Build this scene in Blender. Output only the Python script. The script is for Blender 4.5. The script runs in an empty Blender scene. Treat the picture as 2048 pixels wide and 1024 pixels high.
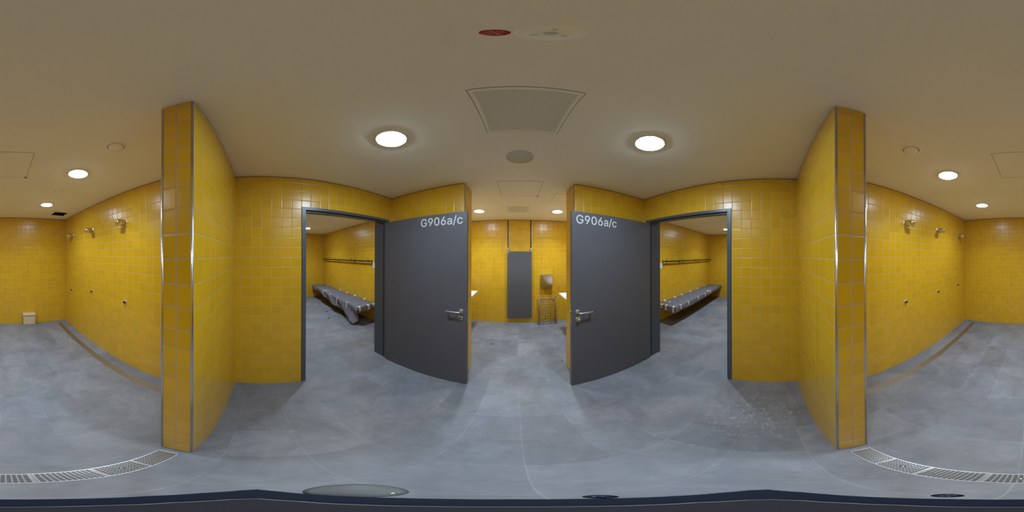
import bpy, bmesh, math, random
from mathutils import Vector, Matrix, noise
random.seed(4)
PI = math.pi
C = bpy.context.scene.collection
H = 2.4574          # ceiling height
CAMZ = 1.6

# ------------------------------------------------------------------ materials
def new_mat(name):
    m = bpy.data.materials.new(name); m.use_nodes = True
    nt = m.node_tree
    b = nt.nodes['Principled BSDF']
    return m, nt, b

def simple(name, col, rough=.5, metal=0., spec=.5, noise_amt=0., noise_scale=40, bump=0., coat=0.):
    m, nt, b = new_mat(name)
    b.inputs['Base Color'].default_value = (*col, 1)
    b.inputs['Roughness'].default_value = rough
    b.inputs['Metallic'].default_value = metal
    b.inputs['Specular IOR Level'].default_value = spec
    b.inputs['Coat Weight'].default_value = coat
    if noise_amt or bump:
        g = nt.nodes.new('ShaderNodeNewGeometry')
        n = nt.nodes.new('ShaderNodeTexNoise'); n.inputs['Scale'].default_value = noise_scale; n.inputs['Detail'].default_value = 5
        nt.links.new(g.outputs['Position'], n.inputs['Vector'])
        if noise_amt:
            r = nt.nodes.new('ShaderNodeMapRange')
            r.inputs[1].default_value = .3; r.inputs[2].default_value = .7
            r.inputs[3].default_value = 1 - noise_amt; r.inputs[4].default_value = 1 + noise_amt
            nt.links.new(n.outputs['Fac'], r.inputs[0])
            x = nt.nodes.new('ShaderNodeVectorMath'); x.operation = 'SCALE'; x.inputs[0].default_value = col
            nt.links.new(r.outputs[0], x.inputs['Scale']); nt.links.new(x.outputs[0], b.inputs['Base Color'])
        if bump:
            bp = nt.nodes.new('ShaderNodeBump'); bp.inputs['Strength'].default_value = 1; bp.inputs['Distance'].default_value = bump
            nt.links.new(n.outputs['Fac'], bp.inputs['Height']); nt.links.new(bp.outputs[0], b.inputs['Normal'])
    return m

class NT:
    """small helper for math chains"""
    def __init__(s, nt): s.nt = nt
    def m(s, op, a, b=None, c=None, clamp=False):
        n = s.nt.nodes.new('ShaderNodeMath'); n.operation = op; n.use_clamp = clamp
        for i, v in enumerate((a, b, c)):
            if v is None: continue
            if isinstance(v, (int, float)): n.inputs[i].default_value = v
            else: s.nt.links.new(v, n.inputs[i])
        return n.outputs[0]
    def rng(s, v, a, b, c, d):
        n = s.nt.nodes.new('ShaderNodeMapRange'); n.clamp = True
        s.nt.links.new(v, n.inputs[0])
        for i, q in enumerate((a, b, c, d)): n.inputs[i + 1].default_value = q
        return n.outputs[0]
    def mix(s, f, a, b):
        n = s.nt.nodes.new('ShaderNodeMix'); n.data_type = 'RGBA'
        for i, v in ((0, f), (6, a), (7, b)):
            if hasattr(v, 'is_linked'): s.nt.links.new(v, n.inputs[i])
            else: n.inputs[i].default_value = v if isinstance(v, (int, float)) else (*v, 1)
        return n.outputs[2]

YEL = (.622, .358, .011)
GROUT = (.53, .34, .17)
def tile_mat(name, offu=.015, pu=.1, offv=.09, pv=.1, gw=.0034):
    m, nt, b = new_mat(name); N = NT(nt)
    g = nt.nodes.new('ShaderNodeNewGeometry')
    sp = nt.nodes.new('ShaderNodeSeparateXYZ'); nt.links.new(g.outputs['Position'], sp.inputs[0])
    sn = nt.nodes.new('ShaderNodeSeparateXYZ'); nt.links.new(g.outputs['True Normal'], sn.inputs[0])
    isx = N.m('GREATER_THAN', N.m('ABSOLUTE', sn.outputs[0]), .5)
    u = N.m('ADD', N.m('MULTIPLY', isx, sp.outputs[1]), N.m('MULTIPLY', N.m('SUBTRACT', 1., isx), sp.outputs[0]))
    v = sp.outputs[2]
    us = N.m('DIVIDE', N.m('SUBTRACT', u, offu), pu); vs = N.m('DIVIDE', N.m('SUBTRACT', v, offv), pv)
    fu = N.m('FRACT', us); fv = N.m('FRACT', vs)
    du = N.m('MULTIPLY', N.m('MINIMUM', fu, N.m('SUBTRACT', 1., fu)), pu)
    dv = N.m('MULTIPLY', N.m('MINIMUM', fv, N.m('SUBTRACT', 1., fv)), pv)
    d = N.m('MINIMUM', du, dv)
    grout = N.rng(d, gw * .45, gw * .62, 1., 0.)
    cb = nt.nodes.new('ShaderNodeCombineXYZ')
    nt.links.new(N.m('FLOOR', us), cb.inputs[0]); nt.links.new(N.m('FLOOR', vs), cb.inputs[1])
    wn = nt.nodes.new('ShaderNodeTexWhiteNoise'); wn.noise_dimensions = '2D'; nt.links.new(cb.outputs[0], wn.inputs['Vector'])
    val = N.rng(wn.outputs['Value'], 0, 1, .95, 1.05)
    tc = nt.nodes.new('ShaderNodeVectorMath'); tc.operation = 'SCALE'; tc.inputs[0].default_value = YEL
    nt.links.new(val, tc.inputs['Scale'])
    col = N.mix(grout, tc.outputs[0], GROUT)
    nt.links.new(col, b.inputs['Base Color'])
    nt.links.new(N.rng(grout, 0, 1, .27, .75), b.inputs['Roughness'])
    b.inputs['Specular IOR Level'].default_value = .45
    # pillowed edges plus a tiny individual tilt of each tile
    sc = nt.nodes.new('ShaderNodeSeparateColor'); nt.links.new(wn.outputs['Color'], sc.inputs[0])
    tu = N.m('MULTIPLY', N.m('MULTIPLY', N.m('SUBTRACT', sc.outputs[0], .5), N.m('SUBTRACT', fu, .5)), .0011)
    tv = N.m('MULTIPLY', N.m('MULTIPLY', N.m('SUBTRACT', sc.outputs[1], .5), N.m('SUBTRACT', fv, .5)), .0011)
    hgt = N.m('ADD', N.rng(d, gw * .4, gw * .4 + .004, 0., .0009), N.m('ADD', tu, tv))
    bp = nt.nodes.new('ShaderNodeBump'); bp.inputs['Distance'].default_value = 1.; bp.inputs['Strength'].default_value = .8
    nt.links.new(hgt, bp.inputs['Height']); nt.links.new(bp.outputs[0], b.inputs['Normal'])
    return m

def floor_mat():
    m, nt, b = new_mat('slate floor tiles'); N = NT(nt)
    g = nt.nodes.new('ShaderNodeNewGeometry')
    sp = nt.nodes.new('ShaderNodeSeparateXYZ'); nt.links.new(g.outputs['Position'], sp.inputs[0])
    us = N.m('DIVIDE', N.m('SUBTRACT', sp.outputs[0], .028), .2955)
    vs = N.m('DIVIDE', N.m('SUBTRACT', sp.outputs[1], -.128), .299)
    fu = N.m('FRACT', us); fv = N.m('FRACT', vs)
    du = N.m('MULTIPLY', N.m('MINIMUM', fu, N.m('SUBTRACT', 1., fu)), .2955)
    dv = N.m('MULTIPLY', N.m('MINIMUM', fv, N.m('SUBTRACT', 1., fv)), .299)
    d = N.m('MINIMUM', du, dv)
    def nz(scale, detail=6, rough=.6, dist=0.):
        n = nt.nodes.new('ShaderNodeTexNoise'); n.inputs['Scale'].default_value = scale; n.inputs['Detail'].default_value = detail
        n.inputs['Roughness'].default_value = rough; n.inputs['Distortion'].default_value = dist
        nt.links.new(g.outputs['Position'], n.inputs['Vector']); return n.outputs['Fac']
    n1 = nz(3.2, 7, .62, .6); n2 = nz(14, 6, .65); n3 = nz(1.1, 3, .5)
    cb = nt.nodes.new('ShaderNodeCombineXYZ')
    nt.links.new(N.m('FLOOR', us), cb.inputs[0]); nt.links.new(N.m('FLOOR', N.m('DIVIDE', vs, 2.)), cb.inputs[1])
    wn = nt.nodes.new('ShaderNodeTexWhiteNoise'); wn.noise_dimensions = '2D'; nt.links.new(cb.outputs[0], wn.inputs['Vector'])
    k = N.m('MULTIPLY', N.rng(n1, .3, .7, .78, 1.22), N.rng(n2, .25, .75, .87, 1.13))
    k = N.m('MULTIPLY', k, N.rng(wn.outputs['Value'], 0, 1, .88, 1.12))
    base = N.mix(N.rng(n3, .35, .65, 0., 1.), (.170, .176, .200), (.190, .180, .186))
    tc = nt.nodes.new('ShaderNodeVectorMath'); tc.operation = 'SCALE'
    nt.links.new(base, tc.inputs[0]); nt.links.new(k, tc.inputs['Scale'])
    grout = N.m('MULTIPLY', N.rng(d, .0012, .0026, 1., 0.), N.rng(n1, .35, .6, .05, .62))
    col = N.mix(grout, tc.outputs[0], (.30, .30, .31))
    # powdery splash marks dried on the floor by the partition
    vd = nt.nodes.new('ShaderNodeVectorMath'); vd.operation = 'DISTANCE'; nt.links.new(g.outputs['Position'], vd.inputs[0]); vd.inputs[1].default_value = (1.12, .14, 0)
    fall = N.rng(vd.outputs['Value'], .12, .42, 1., 0.)
    st = nt.nodes.new('ShaderNodeTexNoise'); st.inputs['Scale'].default_value = 26; st.inputs['Detail'].default_value = 3; st.inputs['Distortion'].default_value = 1.2
    nt.links.new(g.outputs['Position'], st.inputs['Vector'])
    stain = N.m('MULTIPLY', N.rng(st.outputs['Fac'], .56, .66, 0., 1.), N.m('MULTIPLY', fall, .8))
    col = N.mix(stain, col, (.40, .38, .34))
    # small pale scuffs everywhere
    sc = nt.nodes.new('ShaderNodeTexNoise'); sc.inputs['Scale'].default_value = 19; sc.inputs['Detail'].default_value = 2
    nt.links.new(g.outputs['Position'], sc.inputs['Vector'])
    col = N.mix(N.rng(sc.outputs['Fac'], .66, .76, 0., .22), col, (.36, .36, .37))
    nt.links.new(col, b.inputs['Base Color'])
    nt.links.new(N.rng(n2, .3, .7, .42, .58), b.inputs['Roughness'])
    b.inputs['Specular IOR Level'].default_value = .4
    hh = N.m('ADD', N.m('MULTIPLY', n2, .0012), N.rng(d, .001, .004, 0., .0006))
    bp = nt.nodes.new('ShaderNodeBump'); bp.inputs['Distance'].default_value = 1.; bp.inputs['Strength'].default_value = .6
    nt.links.new(hh, bp.inputs['Height']); nt.links.new(bp.outputs[0], b.inputs['Normal'])
    return m

def perforated_mat():
    m, nt, b = new_mat('perforated white metal'); N = NT(nt)
    g = nt.nodes.new('ShaderNodeNewGeometry')
    sp = nt.nodes.new('ShaderNodeSeparateXYZ'); nt.links.new(g.outputs['Position'], sp.inputs[0])
    p = .0075
    a = N.m('DIVIDE', N.m('ADD', sp.outputs[0], sp.outputs[1]), p); c = N.m('DIVIDE', N.m('SUBTRACT', sp.outputs[0], sp.outputs[1]), p)
    fa = N.m('SUBTRACT', N.m('FRACT', a), .5); fc = N.m('SUBTRACT', N.m('FRACT', c), .5)
    r = N.m('SQRT', N.m('ADD', N.m('MULTIPLY', fa, fa), N.m('MULTIPLY', fc, fc)))
    hole = N.rng(r, .25, .32, 1., 0.)
    nt.links.new(N.mix(hole, (.82, .81, .72), (.50, .49, .43)), b.inputs['Base Color'])
    b.inputs['Roughness'].default_value = .55
    return m

def emis(name, col, strength):
    m, nt, b = new_mat(name)
    b.inputs['Base Color'].default_value = (.9, .9, .9, 1)
    b.inputs['Emission Color'].default_value = (*col, 1)
    b.inputs['Emission Strength'].default_value = strength
    b.inputs['Roughness'].default_value = .4
    return m

M = {}
M['tile'] = tile_mat('yellow glazed wall tiles', .015, .1, .088)
M['tile_x'] = tile_mat('yellow glazed wall tiles on cross walls', .028, .1, .088)
M['tile_pier'] = tile_mat('yellow glazed narrow tiles', -.3165, .0685, .088, .1, .006)
M['floor'] = floor_mat()
M['ceil'] = simple('matt white ceiling paint', (.94, .92, .80), .85, spec=.2, noise_amt=.015, noise_scale=3)
M['perf'] = perforated_mat()
M['core'] = simple('wall core shadow gap', (.16, .11, .055), .9)
M['steel'] = simple('brushed stainless steel', (.60, .60, .61), .36, 1.)
M['grate'] = simple('worn stainless grating', (.46, .44, .42), .3, 1.)
M['satin_steel'] = simple('satin stainless grating', (.56, .54, .52), .40, 1.)
M['mirror'] = simple('smooth stainless steel', (.50, .47, .43), .2, 1.)
M['edge'] = simple('polished metal edge strip', (.72, .71, .72), .22, 1.)
M['chrome'] = simple('chrome', (.82, .82, .84), .09, 1.)
M['satin'] = simple('satin nickel', (.58, .55, .47), .36, 1.)
M['door'] = simple('grey laminate', (.102, .102, .120), .42, spec=.35, noise_amt=.04, noise_scale=6)
M['frame'] = simple('dark grey painted steel', (.066, .080, .106), .36, spec=.5)
M['panel'] = simple('dark grey board', (.080, .080, .086), .5)
M['black'] = simple('black', (.008, .008, .009), .6)
M['void'] = simple('dark shaft', (.016, .018, .035), .8)
M['white'] = simple('white plastic', (.74, .73, .70), .4)
M['cream'] = simple('cream plastic', (.62, .50, .32), .45)
M['sensor'] = simple('off white plastic', (.64, .62, .58), .5)
M['grey_disc'] = simple('grey speaker cloth', (.60, .58, .47), .8, noise_amt=.06, noise_scale=300)
M['letter'] = simple('pale vinyl lettering', (.62, .63, .68), .5)
M['red'] = simple('red sticker', (.42, .018, .010), .45)
M['redletter'] = simple('sticker print', (.66, .36, .28), .5)
M['ceramic'] = simple('white ceramic', (.74, .74, .74), .12, coat=.3)
M['fleece'] = simple('grey fleece cover', (.150, .142, .165), .9, spec=.15, noise_amt=.22, noise_scale=60, bump=.004)
M['tape'] = simple('cream tape', (.70, .64, .54), .55)
M['wood'] = simple('dark bench board', (.10, .07, .05), .5)
M['rack'] = simple('dark rack steel', (.022, .018, .018), .5)
M['paper'] = simple('white paper', (.66, .66, .74), .6)
M['redprint'] = simple('faded red print', (.55, .22, .28), .6)
M['wire'] = simple('steel wire', (.26, .20, .16), .45, .8)
M['latch'] = simple('dark latch', (.16, .10, .06), .6)
M['gap'] = simple('panel gap', (.34, .29, .20), .9)
M['bed'] = simple('drain channel', (.075, .060, .055), .6)
M['navy'] = simple('navy glossy plastic', (.005, .009, .021), .3, spec=.35)
M['navyin'] = simple('dark plum plastic', (.011, .009, .014), .4, spec=.4)
M['rim'] = simple('grey rim', (.16, .15, .16), .4)
M['knob'] = simple('grey satin plastic', (.115, .112, .108), .5, spec=.4)
for k_, f_ in (('', .92), (' shower', .40), (' washroom', .60), (' changing', .66)):
    M['lamp' + k_] = emis('lit diffuser' + k_, (.765, .965, 1.16), 200 * f_)

# ------------------------------------------------------------------ geometry helpers
class MB:
    def __init__(s): s.bm = bmesh.new()
    def box(s, x0, x1, y0, y1, z0, z1, mi=0, bevel=0):
        r = bmesh.ops.create_cube(s.bm, size=1)
        for v in r['verts']:
            v.co = Vector(((x0 + x1) / 2 + v.co.x * (x1 - x0), (y0 + y1) / 2 + v.co.y * (y1 - y0), (z0 + z1) / 2 + v.co.z * (z1 - z0)))
        fs = {f for v in r['verts'] for f in v.link_faces}
        for f in fs: f.material_index = mi
        if bevel:
            es = {e for v in r['verts'] for e in v.link_edges}
            bmesh.ops.bevel(s.bm, geom=list(es), offset=bevel, segments=2, affect='EDGES', profile=.5, clamp_overlap=True)
        return s
    def tube(s, pts, r, n=12, caps=True, radii=None):
        pts = [Vector(p) for p in pts]; rings = []
        up = None
        for i, p in enumerate(pts):
            t = (pts[min(i + 1, len(pts) - 1)] - pts[max(i - 1, 0)]).normalized()
            if up is None:
                up = Vector((0, 0, 1)) if abs(t.z) < .9 else Vector((1, 0, 0))
            a = t.cross(up).normalized(); b = a.cross(t).normalized(); up = b
            rr = radii[i] if radii else r
            rings.append([s.bm.verts.new(p + a * math.cos(2 * PI * k / n) * rr + b * math.sin(2 * PI * k / n) * rr) for k in range(n)])
        for A, B in zip(rings, rings[1:]):
            for k in range(n):
                f = s.bm.faces.new((A[k], A[(k + 1) % n], B[(k + 1) % n], B[k])); f.smooth = True
        if caps:
            s.bm.faces.new(list(reversed(rings[0]))); s.bm.faces.new(rings[-1])
        return s
    def lathe(s, prof, mat=Matrix(), n=32):
        """prof: list of (r, z)"""
        rings = []
        for r, z in prof:
            if r < 1e-6: rings.append([s.bm.verts.new(mat @ Vector((0, 0, z)))])
            else: rings.append([s.bm.verts.new(mat @ Vector((r * math.cos(2 * PI * k / n), r * math.sin(2 * PI * k / n), z))) for k in range(n)])
        for A, B in zip(rings, rings[1:]):
            for k in range(n):
                if len(A) == 1 and len(B) == 1: continue
                if len(A) == 1: f = s.bm.faces.new((A[0], B[k], B[(k + 1) % n]))
                elif len(B) == 1: f = s.bm.faces.new((A[k], A[(k + 1) % n], B[0]))
                else: f = s.bm.faces.new((A[k], A[(k + 1) % n], B[(k + 1) % n], B[k]))
                f.smooth = True
        return s
    def prism(s, outline, z0, z1):
        a = [s.bm.verts.new((x, y, z0)) for x, y in outline]; b = [s.bm.verts.new((x, y, z1)) for x, y in outline]
        n = len(a)
        s.bm.faces.new(list(reversed(a))); s.bm.faces.new(b)
        for k in range(n): s.bm.faces.new((a[k], a[(k + 1) % n], b[(k + 1) % n], b[k]))
        return s
    def build(s, name, mats, parent=None, loc=None, smooth_angle=None):
        bmesh.ops.recalc_face_normals(s.bm, faces=s.bm.faces)
        me = bpy.data.meshes.new(name); s.bm.to_mesh(me); s.bm.free()
        for m in (mats if isinstance(mats, (list, tuple)) else [mats]): me.materials.append(M[m])
        if smooth_angle:
            me.shade_smooth() if hasattr(me, 'shade_smooth') else None
            me.set_sharp_from_angle(angle=math.radians(smooth_angle))
        o = bpy.data.objects.new(name, me); C.objects.link(o)
        if parent: o.parent = parent
        if loc is not None: o.location = loc
        return o

def tag(o, label, cat, group=None, kind=None):
    o['label'] = label; o['category'] = cat
    if group: o['group'] = group
    if kind: o['kind'] = kind
    return o
def thing(name, label, cat, loc=(0, 0, 0), rz=0, group=None, kind=None, rot=None):
    o = bpy.data.objects.new(name, None); o.empty_display_size = .1; C.objects.link(o)
    o.location = loc; o.rotation_euler = rot if rot else (0, 0, rz)
    return tag(o, label, cat, group, kind)
def dup(root, loc, rz, label):
    r = root.copy(); C.objects.link(r); r.location = loc; r.rotation_euler = (0, 0, rz); r['label'] = label
    for ch in list(root.children):
        c = ch.copy(); C.objects.link(c); c.parent = r
        for g in list(ch.children):
            d = g.copy(); C.objects.link(d); d.parent = c
    return r

# ------------------------------------------------------------------ the shell
def wall(name, boxes, label, mats=('tile', 'core')):
    """boxes of tiles that stop short of the ceiling, over a recessed core that reaches it"""
    mb = MB(); g = .012
    for x0, x1, y0, y1, z0, z1 in boxes:
        if z1 >= H:
            mb.box(x0, x1, y0, y1, z0, H - g, 0)
            mb.box(x0 + g, x1 - g, y0 + g, y1 - g, H - g - .05, H + .01, 1)
        else: mb.box(x0, x1, y0, y1, z0, z1, 0)
    return tag(mb.build(name, mats), label, 'wall', kind='structure')

XL, XR, YF, YF2 = -1.61, 1.652, 1.678, 1.949
YP, YP2 = -.248, -.385
LX2, RX2 = -1.83, 1.872        # far faces of the walls with the doors
wall('wall_left', [(LX2, XL, YP2, .437, 0, H), (LX2, XL, .437, 1.60, 2.10, H), (LX2, XL, 1.60, 2.60, 0, H)],
     'yellow tiled wall around the doorway whose bench cover slumps to the floor')
wall('wall_right', [(XR, RX2, YP2, .447, 0, H), (XR, RX2, .447, 1.60, 2.10, H), (XR, RX2, 1.60, 2.60, 0, H)],
     'yellow tiled wall around the doorway beside the powdery floor stain')
wall('wall_front_left', [(XL, -.551, YF, YF2, 0, H)], 'short yellow tiled wall behind the open door with the keyhole lock', ('tile_x', 'core'))
wall('wall_front_right', [(.616, XR, YF, YF2, 0, H)], 'short yellow tiled wall behind the open door with the round lock cylinder', ('tile_x', 'core'))
def pier(name, x0, x1, xend, label):
    mb = MB(); g = .012
    mb.box(x0, x1, YP2, YP, 0, H - g, 0); mb.box(x0 + g, x1 - g, YP2 + g, YP - g, H - .06, H + .01, 1)
    o = mb.build(name, ('tile_x', 'core', 'tile_pier'))
    for p in o.data.polygons:
        if abs(p.normal.x) > .9 and abs(p.center.x - xend) < .005: p.material_index = 2
    return tag(o, label, 'wall', kind='structure')
pier('wall_partition_left', XL, -.558, -.558, 'yellow tiled partition with a narrow end, on the side of the cream floor box')
pier('wall_partition_right', .599, XR, .599, 'yellow tiled partition with a narrow end, next to the powdery floor stain')
wall('wall_shower_left', [(-1.62, -1.40, -3.80, YP2, 0, H)], 'yellow tiled shower wall below the dark ceiling vent')
wall('wall_shower_right', [(1.467, 1.68, -3.80, YP2, 0, H)], 'yellow tiled shower wall facing the dark ceiling vent')
wall('wall_shower_back', [(-1.40, 1.467, -3.80, -3.601, 0, H)], 'yellow tiled end wall of the shower room behind the cream box', ('tile_x', 'core'))
wall('wall_washroom_left', [(-1.61, -1.36, YF2, 3.74, 0, H)], 'yellow tiled washroom wall carrying the basin beyond the keyhole door')
wall('wall_washroom_right', [(1.40, 1.652, YF2, 3.74, 0, H)], 'yellow tiled washroom wall carrying the basin beside the wire basket')
wall('wall_washroom_back', [(-1.61, 1.652, 3.74, 3.92, 0, H)], 'yellow tiled washroom end wall behind the tall grey panel', ('tile_x', 'core'))
wall('wall_changing_left', [(-6.2, LX2, 2.47, 2.60, 0, H)], 'yellow tiled wall above the bench with the slumped cover', ('tile_x', 'core'))
wall('wall_changing_left_end', [(-6.2, -6.02, .25, 2.47, 0, H)], 'yellow end wall past the bench with the slumped cover')
wall('wall_changing_left_side', [(-6.2, LX2, .10, .25, 0, H)], 'yellow side wall opposite the bench with the slumped cover', ('tile_x', 'core'))
wall('wall_changing_right', [(RX2, 6.2, 2.47, 2.60, 0, H)], 'yellow tiled wall above the bench with the taut cover', ('tile_x', 'core'))
wall('wall_changing_right_end', [(6.02, 6.2, .25, 2.47, 0, H)], 'yellow end wall past the bench with the taut cover')
wall('wall_changing_right_side', [(RX2, 6.2, .10, .25, 0, H)], 'yellow side wall opposite the bench with the taut cover', ('tile_x', 'core'))

fl = MB().box(-6.3, 6.3, -3.9, 4.0, -.1, 0).build('floor', 'floor')
tag(fl, 'grey slate tiled floor running through all rooms', 'floor', kind='structure')
# ceiling with the open vent hole left free
VX0, VX1, VY0, VY1 = -1.222, -.955, -3.245, -2.982
cb = MB()
cb.box(-6.3, VX0, -3.9, 4.0, H, H + .12); cb.box(VX1, 6.3, -3.9, 4.0, H, H + .12)
cb.box(VX0, VX1, -3.9, VY0, H, H + .12); cb.box(VX0, VX1, VY1, 4.0, H, H + .12)
tag(cb.build('ceiling', 'ceil'), 'matt white ceiling with recessed round lights', 'ceiling', kind='structure')

# metal edge strips on the outside corners
def strip(name, x, y, dx, dy, label, r=.006):
    mb = MB()
    mb.tube([(x + dx * .0015, y + dy * .0015, 0), (x + dx * .0015, y + dy * .0015, H - .012)], r, 12)
    return tag(mb.build(name, 'edge'), label, 'edge strip', kind='structure')
strip('trim_1', -.558, YP, -1, -1, 'shiny metal corner strip on the partition by the slumped cover doorway, doorway side')
strip('trim_2', -.558, YP2, -1, 1, 'shiny metal corner strip on the partition by the slumped cover doorway, shower side')
strip('trim_3', .599, YP, 1, -1, 'shiny metal corner strip on the partition by the floor stain, doorway side')
strip('trim_4', .599, YP2, 1, 1, 'shiny metal corner strip on the partition by the floor stain, shower side')
strip('trim_5', -.551, YF, -1, 1, 'thin metal corner strip behind the door with the keyhole', .005)
strip('trim_6', .616, YF, 1, 1, 'thin metal corner strip behind the door with the round cylinder', .005)

# ------------------------------------------------------------------ door frames and doors
def door_frame(name, s, xw, xb, yi0, yi1, label):
    """s=-1: wall on the -x side; face at xw, wall back at xb"""
    f = thing(name, label, 'door frame', kind='structure')
    e = -s * .010            # frame stands 1 cm proud of the wall
    fx = sorted((xw + e, xb - s * .0))
    mb = MB(); mb.box(*sorted((xw + e, xw + s * .20)), yi0 - .043, yi0, 0, 2.115, bevel=.002)
    mb.build('jamb', 'frame', f)
    mb = MB(); mb.box(*sorted((xw + e, xb + s * .012)), yi1, yi1 + .062, 0, 2.115, bevel=.002)
    mb.build('jamb', 'frame', f)
    mb = MB(); mb.box(*sorted((xw + e, xw + s * .075)), yi0, yi1, 2.084, 2.115)
    mb.box(*sorted((xw + s * .02, xw + s * .075)), yi0, yi1, 2.066, 2.084)
    mb.build('head', 'frame', f)
    mb = MB(); mb.box(*sorted((xw + s * .03, xw + s * .075)), yi0 - .001, yi0 + .014, 0, 2.07)
    mb.build('rebate', 'frame', f)
    mb = MB(); mb.box(*sorted((xw + s * .03, xw + s * .042)), yi1 - .003, yi1 + .001, 0, 2.07)
    mb.build('seal', 'black', f)
    return f
door_frame('trim_7', -1, XL, LX2, .458, 1.553, 'dark grey steel door frame of the changing room with the slumped cover')
door_frame('trim_8', 1, XR, RX2, .468, 1.553, 'dark grey steel door frame of the changing room with the taut cover')

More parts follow.
